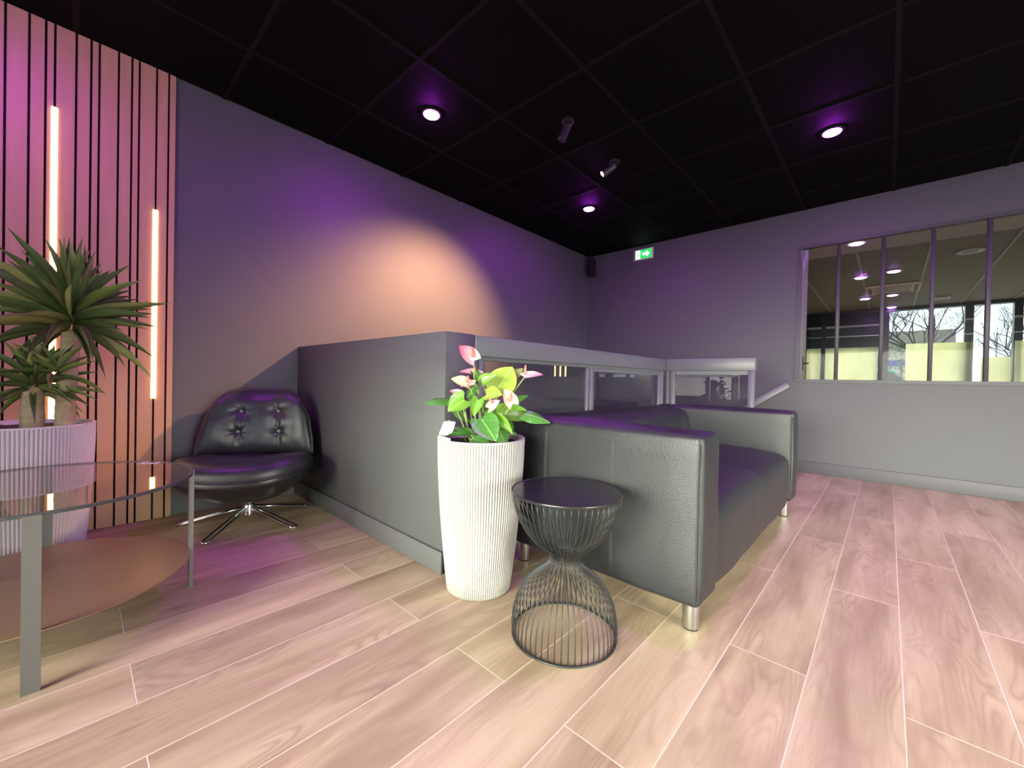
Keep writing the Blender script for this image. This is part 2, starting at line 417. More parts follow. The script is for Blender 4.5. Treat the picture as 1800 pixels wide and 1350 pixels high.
# window in the far wall
win = struct('window_1')
FX0, FX1 = WX-.012, WX+.05
f = MB(); f.box(FX0, FX1, WYR, WYL, WZ0, WZ0+.028); f.box(FX0, FX1, WYR, WYL, WZ1-.028, WZ1); f.box(FX0, FX1, WYL-.028, WYL, WZ0+.028, WZ1-.028); f.box(FX0, FX1, WYR, WYR+.028, WZ0+.028, WZ1-.028)
f.build('window_frame', FRAMEP, win)
ms = [.358, .054, -.250, -.553, -.857, -1.161, -1.465, -1.769]
for y in ms: MB().box(FX0+.004, FX1-.004, y-.0135, y+.0135, WZ0+.028, WZ1-.028).build('mullion', FRAMEP, win, bevel=.002, segs=1)
ed = [WYL-.028]+ms+[WYR+.028]
for i in range(len(ed)-1):
    a = ed[i]-(.0135 if i else 0); b = ed[i+1]+(.0135 if i < len(ed)-2 else 0)
    MB().box(WX+.017, WX+.022, b, a, WZ0+.028, WZ1-.028).build('pane', GLASSW, win)

# stairwell behind the partition
tag(MB().box(PART_X, WX+.14, .5, WY, WELL-.1, WELL).build('floor_stairwell', TRIMP), kind='structure')
sw = MB(); sw.box(PART_X+.06, PART_X+.12, RAIL_Y, WY, WELL, -.14); sw.box(PART_X+.1, RAIL_X, RAIL_Y+.0, RAIL_Y+.06, WELL, -.14); sw.box(RAIL_X-.03, RAIL_X+.03, .70, RAIL_Y, WELL, -.14); sw.box(RAIL_X+.03, WX, .70, .755, WELL, -.14)
tag(sw.build('wall_stairwell', WALL), kind='structure')
stairs = struct('floor_stairs')
for i in range(7):
    MB().box(RAIL_X+.032, WX-.002, .76+.25*i, .76+.25*(i+1)+.02, -.19*(i+1)-.05, -.19*(i+1)).build('step', TRIMP, stairs)

# far room beyond the window
FRX, FRY0, FRY1 = 11.8, -4.6, 2.4
X0 = WX+.13
tag(MB().box(X0, FRX+.2, FRY0, FRY1, -.1, 0).build('floor_far_room', simple('grey_far_floor', (.35, .33, .30), .5)), kind='structure')
cf = struct('ceiling_far_room')
MB().box(6.70, FRX+.2, FRY0, FRY1, CEILZ, CEILZ+.1).build('dark_ceiling_panel', CEILB, cf)
MB().box(X0, 6.70, FRY0, FRY1, CEILZ-.002, CEILZ+.1).build('beige_ceiling_panel', BEIGE, cf)
for i in range(-6, 3):
    y = .324+.667*i; MB().box(6.72, FRX, y-.014, y+.014, CEILZ-.006, CEILZ).build('ceiling_bar', CBARB, cf)
tag(MB().box(X0, FRX+.2, FRY1, FRY1+.1, 0, CEILZ+.1).build('wall_far_room_left', BEIGE), kind='structure')
tag(MB().box(X0, FRX+.2, FRY0-.1, FRY0, 0, CEILZ+.1).build('wall_far_room_right', WALL), kind='structure')
# facade: low sill, posts, transoms
fa = MB(); fa.box(FRX, FRX+.18, FRY0, FRY1, 0, .55); fa.box(FRX, FRX+.18, FRY0, FRY1, 2.47, CEILZ+.1)
tag(fa.build('wall_facade', DARKF), kind='structure')
for a, b in ((.005, .165), (-1.19, -1.075), (-1.79, -1.685), (-2.95, -2.85), (-3.9, -3.8), (1.08, 1.156), (1.43, 2.4)):
    tag(MB().box(FRX-.02, FRX+.16, a, b, .55, 2.47).build('trim_facade_post', DARKF), kind='structure')
def facade_window(name, a, b, dark=False):
    w = struct(name)
    MB().box(FRX+.05, FRX+.058, a, b, .55, 2.47).build('pane', GLASSW, w)
    if dark:
        MB().box(FRX+.075, FRX+.10, a, b, 1.72, 2.47).build('blind_panel', DARKF, w)
        MB().box(FRX-.012, FRX+.03, a, b, 2.165, 2.21).build('transom', CBARB, w)
        MB().box(FRX-.012, FRX+.03, a, b, 1.955, 1.975).build('transom', ALU, w)
    return w
facade_window('window_2', .165, 1.08, True); facade_window('window_7', 1.156, 1.43, True)
facade_window('window_3', -1.075, .005)
for nm, a, b in (('window_4', -1.685, -1.19), ('window_8', -2.85, -1.79), ('window_9', -3.8, -2.95)):
    facade_window(nm, a, b)
for a, b in ((-1.19, -1.075), (-1.79, -1.685)):
    tag(MB().box(FRX-.03, FRX-.021, a, b, 2.175, 2.215).build('trim_post_band', CBARB), kind='structure')
    tag(MB().box(FRX-.03, FRX-.021, a, b, 1.90, 1.92).build('trim_post_band', ALU), kind='structure')
# pale door leaf standing open behind the window edge
d = struct('door_1')
MB().box(WX+.15, 5.40, .662, .70, 0, 2.45).build('door_leaf', PINKW, d, bevel=.002, segs=1)
MB().tube([(5.22, .66, 1.07), (5.22, .62, 1.07), (5.10, .62, 1.07)], .009, 8).build('door_handle', BLACKM, d)
MB().box(5.20, 5.24, .655, .662, 1.0, 1.14).build('handle_plate', BLACKM, d)

# ------------------------------------------------------------------ slat panel and LED strips
SL = thing('slat_panel', 'tall oak slat wall panel with dark grooves behind the swivel chair', 'wall panel', (0, WY, 0))
MB().box(-1.25, .382, -.012, -.001, 0, CEILZ-.002).build('backing', DARKGAP, SL)
edges = [.382]; pat = [.0295, .052, .0715]; i = 0
while edges[-1] > -1.2: edges.append(edges[-1]-pat[i % 3]); i += 1
sl_me = {}
for k in range(len(edges)-1):
    x1, x0 = edges[k]-(.0045 if k else 0), edges[k+1]+.0045
    kk = round(x1-x0, 4)
    if kk not in sl_me: sl_me[kk] = MB().box(0, kk, -.022, -.012, .002, CEILZ-.004).mesh('slat')
    obj('slat', sl_me[kk], OAK, SL).location = (x0, 0, 0)
def led(x, z0, z1, label):
    t = thing('led_strip', label, 'led light', (x, WY-.0130, z0), group='led strips in the slat panel')
    L = z1-z0
    prof = [(.011*math.cos(q), -.0095-.008*math.sin(q)) for q in [PI*j/8 for j in range(9)]]
    vs = [(a, b, 0) for a, b in prof]+[(a, b, L) for a, b in prof]; n = len(prof)
    fs = [(j, j+1, n+j+1, n+j) for j in range(n-1)]+[tuple(range(n)), tuple(range(2*n-1, n-1, -1)), (0, n, 2*n-1, n-1)]
    MB().add(vs, fs).build('diffuser', WARM, t, 60)
    MB().box(-.004, .004, -.0093, 0, 0, L).build('profile', ALU, t)
led(edges[9], .45, 2.119, 'long warm LED strip behind the yucca in the slat panel')
led(edges[2], .685, 1.738, 'shorter warm LED strip near the right end of the slat panel')

# ------------------------------------------------------------------ stair railing
R = thing('stair_railing', 'grey painted stair railing with glass infill behind the black sofa', 'railing', (PART_X+PART_T, RAIL_Y, 0))
L1 = RAIL_X-(PART_X+PART_T)
MB().box(.002, L1+.06, -.004, .055, .935, 1.030).build('top_rail', RAILP, R, bevel=.004)
MB().box(.002, L1+.004, .010, .042, .918, .9345).build('upper_bead', RAILP, R)
MB().box(L1, L1+.06, -.66, -.0045, .935, 1.032).build('top_rail', RAILP, R, bevel=.004)
for x in (.002, .963, L1-.085):
    MB().box(x, x+.03, .012, .046, 0, .918).build('post', RAILP, R, bevel=.002, segs=1)
    MB().box(x+.034, x+.07, .006, .05, 0, .918).build('post', RAILP, R, bevel=.002, segs=1)
for y in (-.075, -.655):
    MB().box(L1+.008, L1+.05, y, y+.04, 0, .9345).build('post', RAILP, R, bevel=.002, segs=1)
MB().box(L1+.012, L1+.046, -.03, .0, 0, .9345).build('post', RAILP, R, bevel=.002, segs=1)
for a, b in ((.074, .961), (1.035, L1-.087)):
    MB().box(a, b, .023, .031, .12, .917).build('glass_pane', GLASS, R)
    MB().box(a, b, .012, .042, .0, .118).build('bottom_rail', RAILP, R)
MB().box(L1+.024, L1+.032, -.613, -.078, .12, .934).build('glass_pane', GLASS, R)
MB().box(L1+.01, L1+.046, -.613, -.078, .0, .118).build('bottom_rail', RAILP, R)
for a, b in ((1.035, L1-.087),):
    MB().box(a, b, .012, .042, .895, .917).build('glazing_bead', RAILP, R)
MB().box(L1+.016, L1+.040, -.613, -.078, .905, .934).build('glazing_bead', RAILP, R)
# sloping handrail on the far wall
hr = thing('handrail', 'short grey sloping handrail board fixed to the far wall', 'handrail', (WX, .8, .75))
A, B = Vector((-.03, -.085, .095)), Vector((-.03, .75, -.50)); dv = (B-A).normalized(); nv = Vector((1, 0, 0)).cross(dv).normalized()
vs = []
for s in (-.022, .022):
    for q, w in ((A, -.032), (A, .032), (B, .032), (B, -.032)): vs.append(q+Vector((s, 0, 0))+nv*w)
MB().add(vs, [(0,1,2,3),(7,6,5,4),(0,4,5,1),(1,5,6,2),(2,6,7,3),(3,7,4,0)]).build('rail_board', RAILP, hr, bevel=.003)
for t in (.3, .75):
    p = A.lerp(B, t); MB().tube([p+Vector((.02, 0, 0)), Vector((-.001, p.y, p.z))], .01, 8).build('bracket', STEEL, hr)

# ------------------------------------------------------------------ ceiling lamps
def downlight(x, y, label, cat='ceiling light', group='violet ceiling downlights'):
    t = thing('downlight', label, cat, (x, y, CEILZ), group=group)
    MB().lathe([(.050, .002), (.066, .002), (.066, -.004), (.062, -.007), (.050, -.007)], 32, False, False).build('trim_ring', BLACKM, t, 40)
    MB().lathe([(.0505, -.004), (.048, -.010), (.040, -.0145), (.026, -.0175), (.010, -.0190), (.002, -.0192)], 28, True, True).build('lens', PURPLE, t, True)
downlight(1.547, 2.19, 'violet glowing ceiling downlight above the charcoal partition')
downlight(3.42, 2.19, 'violet glowing ceiling downlight closest to the exit sign')
downlight(3.42, .31, 'violet glowing ceiling downlight above the interior window side')
for i, (x, y) in enumerate(((-.325, 2.19), (1.547, .31), (3.42, -1.56))):
    downlight(x, y, ['violet ceiling downlight above the slat panel corner', 'violet ceiling downlight straight over the wire side table',
                     'violet ceiling downlight in the right bay by the far wall'][i])

def spot(base, tip, label, power, lit, blend=.8, cone=60):
    base, tip = Vector(base), Vector(tip); dv = (tip-base).normalized()
    t = thing('spotlight', label, 'spotlight', base, group='black ceiling spotlights')
    MB().lathe([(.0, 0), (.042, 0), (.042, -.012), (.034, -.018), (.0, -.018)], 24, False, False).build('ceiling_plate', BLACKM, t, 40)
    MB().tube([(0, 0, -.012), (0, 0, -.035)], .008, 8).build('arm', BLACKM, t)
    a = Vector((0, 0, -.035)); b = tip-base
    prof = [a-dv*.002, a, a+(b-a)*.98, b]
    MB().tube(prof, [.024, .029, .029, .027], 20).build('body', simple('spot_body', (.06, .06, .06), .25, .5), t, 40)
    MB().tube([b-dv*.004, b+dv*.002], .022, 16).build('lens', SPOTM if lit else BLACKM, t)
    if not power: return
    d = bpy.data.lights.new('spot_lamp', 'SPOT'); d.energy = power; d.color = (1, .50, .25); d.spot_size = math.radians(cone); d.spot_blend = blend; d.shadow_soft_size = .03
    o = bpy.data.objects.new('spot_lamp', d); col.objects.link(o); o.parent = t; o.location = b+dv*.012; o.rotation_euler = dv.to_track_quat('-Z', 'Y').to_euler()
spot((2.175, 1.57, CEILZ), (2.150, 1.60, 2.405), 'black unlit ceiling spotlight, nearer the partition', 0, False)
spot((2.81, 1.58, CEILZ), (2.768, 1.655, 2.437), 'black ceiling spotlight with its lit warm face showing', 820, True, 1.0, 84)

# corner speaker
sp = thing('corner_speaker', 'black cylindrical speaker hanging in the far room corner', 'speaker', (4.70, 2.95, 2.26))
MB().tube([(-.012, -.010, 0), (-.010, -.008, .006), (.012, .008, .20), (.013, .009, .206)], [.050, .056, .056, .05], 24).build('body', simple('speaker_body', (.02, .02, .02), .3), sp, 40)
MB().tube([(.012, .008, .2), (.012, .02, .268)], .010, 8).build('bracket', BLACKM, sp)
MB().tube([(-.0125, -.0102, -.003), (-.012, -.010, .001)], .044, 24).build('grille', simple('speaker_grille', (.03, .03, .03), .6), sp)

# exit sign
ex = thing('exit_sign', 'green and white lit emergency exit sign under the ceiling', 'exit sign', (WX, 2.252, 2.418))
MB().box(-.032, -.001, -.124, .124, -.066, .066).build('housing', simple('sign_housing', (.70, .74, .66), .4), ex, bevel=.006)
MB().box(-.0345, -.0322, -.109, .035, -.053, .053).build('green_panel', SGREEN, ex)
MB().box(-.0345, -.0322, .036, .098, -.053, .053).build('pale_panel', SWHITE, ex)
MB().box(-.0345, -.0322, .099, .109, -.053, .053).build('dark_edge', simple('sign_edge', (.02, .06, .02), .5), ex)
ar = MB()
vs = [(0, -.085, 0), (0, -.045, .034), (0, -.045, .014), (0, .005, .014), (0, .005, -.014), (0, -.045, -.014), (0, -.045, -.034)]
ar.add([(-.0365, y, z) for _, y, z in vs]+[(-.0347, y, z) for _, y, z in vs], [tuple(range(7)), tuple(range(13, 6, -1))]+[(j, (j+1) % 7, 7+(j+1) % 7, 7+j) for j in range(7)])
ar.build('arrow', emit('sign_arrow', (.8, 1, .75), 3), ex)
man = MB()   # running figure in front of the open door
for a_, b_, w in (((.066, .012), (.070, -.014), .007), ((.070, -.014), (.083, -.030), .005), ((.083, -.030), (.092, -.028), .004), ((.070, -.014), (.058, -.030), .005), ((.058, -.030), (.062, -.046), .004), ((.066, .010), (.052, -.002), .004), ((.066, .010), (.082, .004), .004)):
    man.tube([(-.0355, a_[0], a_[1]), (-.0355, b_[0], b_[1])], w*.6, 6)
man.tube([(-.037, .064, .026), (-.0347, .064, .026)], .008, 12)
man.build('running_figure', SGREEN, ex)

# ------------------------------------------------------------------ black leather sofa
def soft_box(x0, x1, y0, y1, z0, z1, r, seg=4, cuts=8, puff=0.0, wrinkle=0.0, seed=0):
    bm = bmesh.new(); bmesh.ops.create_cube(bm, size=1)
    for v in bm.verts: v.co = Vector((x0+(v.co.x+.5)*(x1-x0), y0+(v.co.y+.5)*(y1-y0), z0+(v.co.z+.5)*(z1-z0)))
    bmesh.ops.bevel(bm, geom=bm.edges[:], offset=r, segments=seg, affect='EDGES', profile=.5)
    bmesh.ops.subdivide_edges(bm, edges=[e for e in bm.edges if e.calc_length() > .12], cuts=cuts, use_grid_fill=True)
    bm.normal_update()
    if puff or wrinkle:
        c = Vector(((x0+x1)/2, (y0+y1)/2, (z0+z1)/2)); h = Vector(((x1-x0)/2, (y1-y0)/2, (z1-z0)/2))
        for v in bm.verts:
            d = v.co-c; q = [min(1, abs(d[i]/h[i])) for i in range(3)]
            ax = max(range(3), key=lambda i: abs(v.normal[i]))
            o1, o2 = [i for i in range(3) if i != ax]
            w = (1-q[o1]**2)*(1-q[o2]**2)
            v.co += v.normal*(puff*w + wrinkle*mnoise.noise(v.co*7+Vector((seed, 0, 0))))
    me = bpy.data.meshes.new('soft'); bm.to_mesh(me); bm.free(); smooth_mesh(me, True); return me

SX0, SX1, SY0, SY1, SZ0, SZ1 = 1.335, 3.185, .42, 1.29, .112, .668
sofa = thing('sofa', 'black leather two-seat sofa with steel legs beside the railing', 'sofa', (SX0, SY0, 0))
W, D = SX1-SX0, SY1-SY0
AW = .185
obj('armrest', soft_box(0, AW, 0, D, SZ0, SZ1, .022, 4, 8, .010, .004, 1), LEATHER, sofa)
obj('armrest', soft_box(W-AW, W, 0, D, SZ0, SZ1, .022, 4, 8, .010, .004, 2), LEATHER, sofa)
# backrest: slanted inner face, pleated where it meets the far arm
def back_fn():
    n = 60; xs = [AW+(W-2*AW)*i/n for i in range(n+1)]
    prof = [(D, SZ0), (D, .30), (D, SZ1-.03), (D-.012, SZ1-.006), (D-.04, SZ1), (D-.15, SZ1-.004), (D-.20, SZ1-.018), (D-.225, SZ1-.05), (D-.235, SZ1-.10), (D-.25, .50), (D-.265, .44), (D-.27, .38), (D-.27, SZ0)]
    mb = MB(); m = len(prof)
    for i, x in enumerate(xs):
        far = max(0, (i/n-.62)/.38); near = max(0, (.12-i/n)/.12)
        for j, (y, z) in enumerate(prof):
            wob = 0
            if 5 <= j <= 10:
                wob = .007*far*math.sin(i*1.75+j*.6) + .010*mnoise.noise(Vector((x*5, j*.5, 3)))
                wob -= .03*(far**4) + .02*near
            mb.v.append((x, y+wob*.7, z-abs(wob)*.5*(1 if j in (5, 6, 7) else 0)-(.022*math.sin(PI*i/n)**.6 if 4 <= j <= 8 else 0)))
    for i in range(n):
        for j in range(m-1): mb.f.append((i*m+j, i*m+j+1, (i+1)*m+j+1, (i+1)*m+j))
    mb.f.append(tuple(range(m-1, -1, -1))); mb.f.append(tuple(n*m+j for j in range(m)))
    return mb
back_fn().build('backrest', LEATHER, sofa, 55)
def seat_fn():
    n = 30; prof = [(.012, SZ0+.002), (.004, .16), (.0, .25), (.0, .335), (.008, .375), (.030, .402), (.07, .416), (.2, .430), (.4, .434), (.6, .424), (.62, .38), (.62, SZ0+.002)]
    mb = MB(); m = len(prof); xs = [AW+.004+(W-2*AW-.008)*i/n for i in range(n+1)]
    for i, x in enumerate(xs):
        s = i/n; edge = (abs(2*s-1))**10; mid = math.exp(-((s-.5)/.012)**2)
        for j, (y, z) in enumerate(prof):
            puff = .012*math.sin(PI*((s*2) % 1.0))*(1 if 3 < j < 10 else .4)
            mb.v.append((x, y+.014*edge*(j < 8)+.003*mid-puff*.4*(j < 5)+.004*mnoise.noise(Vector((x*6, z*8, 1))), z+(puff-.012*edge-.003*mid)*(j > 3)))
    for i in range(n):
        for j in range(m-1): mb.f.append((i*m+j, (i+1)*m+j, (i+1)*m+j+1, i*m+j+1))
    mb.f.append(tuple(range(m))); mb.f.append(tuple(n*m+j for j in range(m-1, -1, -1)))
    return mb
seat_fn().build('seat_cushion', LEATHER, sofa, 60)
MB().box(AW, W-AW, .6, D-.02, SZ0, .3).build('seat_base', LEATHER, sofa)
def seam(pts, r=.0022): MB().tube([Vector(p) for p in pts], r, 6).build('seam', STITCH, sofa, True)
def puffx(y, z):  # outward bulge of the arm's side
    return .010*(1-((y-D/2)/(D/2))**2)*(1-((z-(SZ0+SZ1)/2)/((SZ1-SZ0)/2))**2)
for y in (.307, .613):
    for dy in (-.0035, .0035): seam([(-puffx(y, z)-.0012, y+dy, z) for z in [SZ0+.025+(SZ1-SZ0-.05)*k/10 for k in range(11)]], .0014)
for x in (.004, AW-.004): seam([(x, .0045, z) for z in (SZ0+.03, .3, .5, SZ1-.03)], .0016)
for x in (W-AW+.004, W-.004): seam([(x, .0045, z) for z in (SZ0+.03, .3, .5, SZ1-.03)], .0016)
seam([(AW+.012, .012, z) for z in (SZ0+.02, .2, .3, .36)], .003)
for lx, ly in ((.098, .055), (.089, .80), (W-.10, .055), (W-.10, .80)):
    lg = MB().lathe([(.027, .006), (.0275, .008), (.0275, SZ0+.006)], 24, loc=(lx, ly, 0)).build('leg', STEEL, sofa, 40)
    MB().lathe([(.025, 0), (.026, .006)], 24, loc=(lx, ly, 0)).build('foot_pad', BLACKM, lg, 40)

# ------------------------------------------------------------------ wire side table
st = thing('wire_side_table', 'black hourglass wire side table in front of the sofa', 'side table', (1.103, .768, 0))
WP = [(.168, .004), (.1705, .035), (.168, .07), (.160, .105), (.145, .14), (.122, .172), (.094, .198), (.068, .218), (.053, .236), (.049, .252), (.056, .268), (.076, .286), (.103, .306), (.129, .334), (.149, .366), (.164, .402), (.174, .437), (.178, .465)]
wire_me = MB().tube([(r, 0, z) for r, z in WP], .0021, 5).mesh('wire', True); wire_me.materials.append(WIRE)
NW = 54
for k in range(NW):
    o = obj('wire', wire_me, None, st); o.rotation_euler = (0, 0, 2*PI*k/NW)
for r, z, rr, nm in ((.1685, .0035, .0035, 'base_ring'), (.0475, .252, .003, 'waist_ring')):
    MB().tube([(r*math.cos(2*PI*j/48), r*math.sin(2*PI*j/48), z) for j in range(48)], rr, 8, closed=True).build(nm, WIRE, st, True)
MB().lathe([(.17, .462), (.1795, .4635), (.1815, .4665), (.1815, .4705), (.1800, .4725), (.176, .4705), (.174, .4705), (.0005, .4705)], 64, True, True).build('tabletop', simple('black_gloss_top', (.02, .02, .022), .2), st, 40)

# ------------------------------------------------------------------ ribbed planters
def planter(t, r0, r1, hgt, ribs, mat, soil_drop):
    n = ribs*8
    def rf(q, z): return 1.012-.030*(1-abs(math.cos(ribs*q/2)))**1.5
    prof = [(r0-.012, .0), (r0, .006)]+[(r0+(r1-r0)*(1-(1-s)**1.6), .006+(hgt-.012)*s) for s in (.12, .25, .4, .55, .7, .85, 1)]
    MB().lathe(prof, n, True, False, rf).build('body', mat, t, 60)
    MB().lathe([(r1*1.012, hgt-.008), (r1*1.016, hgt-.002), (r1*1.010, hgt), (r1*.955, hgt), (r1*.95, hgt-.01), (r1*.93, hgt-soil_drop-.01)], 72, False, False).build('rim', mat, t, 50)
    s = MB(); s.grid(lambda u, v: (v*r1*.935*math.cos(2*PI*u), v*r1*.935*math.sin(2*PI*u), hgt-soil_drop+.008*mnoise.noise(Vector((v*r1*40*math.cos(2*PI*u), v*r1*40*math.sin(2*PI*u), 0)))), 40, 8, True)
    s.build('soil', SOIL, t, True)
PC = Vector((1.112, 1.192, 0))
pw = thing('ribbed_planter', 'tall white ribbed planter holding the pink anthurium', 'planter', PC)
planter(pw, .126, .172, .60, 100, POTW, .022)
# small oval emblem pressed into the foot of the planter
dr = Vector((-PC.x, -PC.y, 0)).normalized(); ang = math.atan2(dr.y, dr.x)+.03
def on_pot(a, z):
    r = .126+(.172-.126)*(1-(1-(z-.006)/.588)**1.6)
    return Vector(((r*1.012+.0012)*math.cos(ang+a/r), (r*1.012+.0012)*math.sin(ang+a/r), z))
em = MB().tube([on_pot(.022*math.cos(q), .045+.010*math.sin(q)) for q in [2*PI*j/28 for j in range(28)]], .0011, 6, closed=True)
em.tube([on_pot(-.015+.03*j/24, .045+.0035*math.sin(j*1.3)*(1-.4*j/24)) for j in range(25)], .0009, 5)
em.build('emblem', simple('emblem_grey', (.55, .55, .52), .5), pw, True)

YC = Vector((-.145, 2.70, 0))
py = thing('large_ribbed_planter', 'large white ribbed planter with the yucca behind the coffee table', 'planter', YC)
planter(py, .180, .212, .60, 110, POTP, .02)

# ------------------------------------------------------------------ anthurium
def heart_mesh(nm, droop, cup, lobes=.22, wave=0.0):
    nu, nv = 10, 12
    mb = MB()
    def fn(u, v):
        s = 2*u-1; t = v
        w = .5*max(0, math.sin(PI*(.2+.8*t)))**.85*(1.0-.18*t)
        x = w*s; y = t-lobes*(1-t)**2*abs(s)**1.2*1.0
        z = -droop*t*t + cup*(s*s)*w + wave*math.sin(9*t+2*s)*abs(s)
        return (x, y, z)
    mb.grid(fn, nu, nv); return mb.mesh(nm, True)
HEART = [heart_mesh('leaf', .16, .25), heart_mesh('leaf', .28, -.18, wave=.02), heart_mesh('leaf', .08, .55), heart_mesh('leaf', .35, .12, wave=.03)]
SPATHE = [heart_mesh('spathe', -.12, .55, .18), heart_mesh('spathe', .10, .35, .2)]
def frame(B, T, Nn, wid):
    y = T-B; L = y.length; yv = y.normalized(); zv = (Nn-yv*Nn.dot(yv)).normalized(); xv = yv.cross(zv)
    M4 = Matrix((xv*wid, yv*L, zv*L)).transposed().to_4x4(); M4.translation = B; return M4
plant = thing('anthurium', 'green anthurium with pink flowers growing from the white planter', 'plant', PC+Vector((0, 0, .578)))
PM = Matrix.Translation(PC+Vector((0, 0, .578)))
PD = (PC.x*CF.x+PC.y*CF.y)
def z5(x, y): return 700+x/4.5, 550+y/4.5
def pt(x, y, d): return px(*z5(x, y), PD+d)
TOC = -CF
UP = Vector((0, 0, 1))
leaf_cache = {}
def leaf(b, t, w, mi, var, d0=0.0, d1=None, up=.6, side=0.0):
    d1 = d0 if d1 is None else d1
    B, T = pt(*b, d0), pt(*t, d1)
    key = (var, mi)
    if key not in leaf_cache:
        me = HEART[var].copy(); me.materials.clear(); me.materials.append((LEAFD, LEAFM, LEAFL)[mi]); leaf_cache[key] = me
    o = bpy.data.objects.new('leaf', leaf_cache[key]); col.objects.link(o)
    place(o, plant, frame(B, T, TOC+UP*up+CR*side, w/4.5*PD/F_PX), PM)
    return B
def stem(p, foot=(0, 0), r=.0032, mat=STEM):
    a = Vector((foot[0], foot[1], -.004)); b = p-(PC+Vector((0, 0, .578)))
    c = a.lerp(b, .5)+Vector((a.x*.3, a.y*.3, .02)); 
    pts = [a*(1-s)**2+c*2*s*(1-s)+b*s*s for s in [k/10 for k in range(11)]]
    MB().tube(pts, [r*(1.15-.3*k/10) for k in range(11)], 6).build('stem', mat, plant, True)
# base, tip, width (photo units), tone, curl, depth at base, depth at tip
LV = [((395,690),(205,668),115,0,1,-.02,-.03,1.6),((525,690),(392,775),170,1,2,-.07,-.10,.5),((632,690),(595,812),105,1,2,-.09,-.13,.3),
      ((790,600),(905,415),250,2,0,.02,.05,.3),((880,500),(985,412),120,2,1,.06,.09,1.0),((665,560),(770,490),120,1,2,-.02,-.04,.8),((700,640),(800,620),150,2,3,-.04,-.07,.8),
      ((870,690),(1022,622),110,0,1,.03,.05,1.2),((810,800),(1095,805),200,1,0,.00,.02,1.0),((1000,800),(1212,832),130,0,1,.0,.0,1.0),
      ((660,840),(772,1002),215,0,0,-.10,-.15,.7),((600,1000),(742,1012),100,0,3,-.08,-.10,1.6),((800,930),(850,1035),130,0,1,-.02,-.06,.6),
      ((760,835),(908,955),90,1,2,-.07,-.10,.9),((540,972),(300,960),75,0,2,-.06,-.10,2.2),((610,590),(535,690),75,0,2,-.03,-.05,.4),((600,470),(650,560),70,0,2,.0,-.02,.5),
      ((760,760),(690,800),120,1,3,.02,.00,1.0),((880,740),(930,800),110,0,1,.04,.03,1.0),((560,560),(640,620),90,2,3,.0,-.02,.9),((850,880),(905,950),110,0,0,.02,.0,.8),
      ((640,700),(720,780),110,0,3,.06,.05,.8),((470,780),(560,850),90,0,1,.05,.06,.8),((900,960),(1010,1000),80,0,3,.06,.09,1.5)]
feet = [(.02*math.cos(k*2.4)*(1+k % 3), .02*math.sin(k*2.4)*(1+k % 3)) for k in range(40)]
for k, (b, t, w, mi, var, d0, d1, up) in enumerate(LV):
    p = leaf(b, t, w, mi, var, d0, d1, up); stem(p, feet[k], .003, STEM if k % 3 else STEMD)
sp_cache = {}
def flower(b, t, w, mat, var, d0, d1, sp0, sp1, up=.3, srad=.0055, side=0, stalk=True):
    B, T = pt(*b, d0), pt(*t, d1)
    key = (var, mat.name)
    if key not in sp_cache:
        me = SPATHE[var].copy(); me.materials.clear(); me.materials.append(mat); sp_cache[key] = me
    o = bpy.data.objects.new('flower', sp_cache[key]); col.objects.link(o)
    Mw = frame(B, T, TOC+UP*up+CR*side, w/4.5*PD/F_PX); place(o, plant, Mw, PM)
    a, e = pt(*sp0, d0-.012), pt(*sp1, d0-.014)
    sb = MB().tube([a.lerp(e, s) for s in (0, .1, .4, .7, .92, 1)], [srad*.8, srad, srad, srad*.85, srad*.6, srad*.2], 10); Mi = Mw.inverted()
    sb.v = [tuple(Mi @ Vector(v)) for v in sb.v]
    sb.build('spadix', SPADIX, o, True)
    if stalk: stem(B, feet[len(plant.children) % 40], .0028)
flower((600,378),(478,268),135,SP_PINK,0,-.03,-.03,(588,352),(581,272),.5)
flower((640,490),(485,455),75,SP_PINK,1,.0,-.01,(604,452),(607,432),1.2)
flower((545,560),(420,515),95,SP_YEL,1,-.06,-.07,(540,550),(556,495),.6)
flower((600,560),(490,575),70,SP_PALE,1,-.05,-.06,(560,590),(540,575),1.2, stalk=False)
flower((1000,508),(1150,480),75,SP_PINK,1,.02,.04,(1002,492),(1007,410),.9)
flower((905,720),(835,598),110,SP_PALE,0,-.09,-.10,(880,700),(893,622),.2)
flower((720,755),(800,690),85,SP_PALE,1,-.09,-.10,(742,715),(722,670),.6)
flower((500,650),(405,612),70,SP_PINK,1,-.01,.0,(499,660),(494,612),.9)

# plant tag leaning on the planter rim
tg = thing('plant_tag', 'white printed plant tag stuck at the rim of the white planter', 'plant tag', PC+Vector((0, 0, .6)))
def tp(x, y, d): return px(740+x/11.25, 720+y/11.25, PD+d)-(PC+Vector((0, 0, .6)))
q = [(350,490), (455,235), (560,225), (685,245), (620,455), (500,515), (430,512)]
front = [tp(x, y, -.105) for x, y in q]; backv = [tp(x, y, -.103) for x, y in q]; n = len(q)
MB().add(front+backv, [tuple(range(n)), tuple(range(2*n-1, n-1, -1))]+[(j, (j+1) % n, n+(j+1) % n, n+j) for j in range(n)]).build('card', TAGM, tg)
q2 = [(330,510), (370,510), (590,575), (575,620), (335,575)]; n = 5
MB().add([tp(x, y, -.115) for x, y in q2]+[tp(x, y, -.112) for x, y in q2], [tuple(range(n)), tuple(range(2*n-1, n-1, -1))]+[(j, (j+1) % n, n+(j+1) % n, n+j) for j in range(n)]).build('foot_clip', TAGM, tg)
pr = MB()
for x, y, w in ((430,372,34), (498,380,40), (440,335,22), (490,256,60)): pr.tube([tp(x-w/2, y, -.1063), tp(x+w/2, y+2, -.1063)], .0008, 4)
pr.build('print', INK, tg)
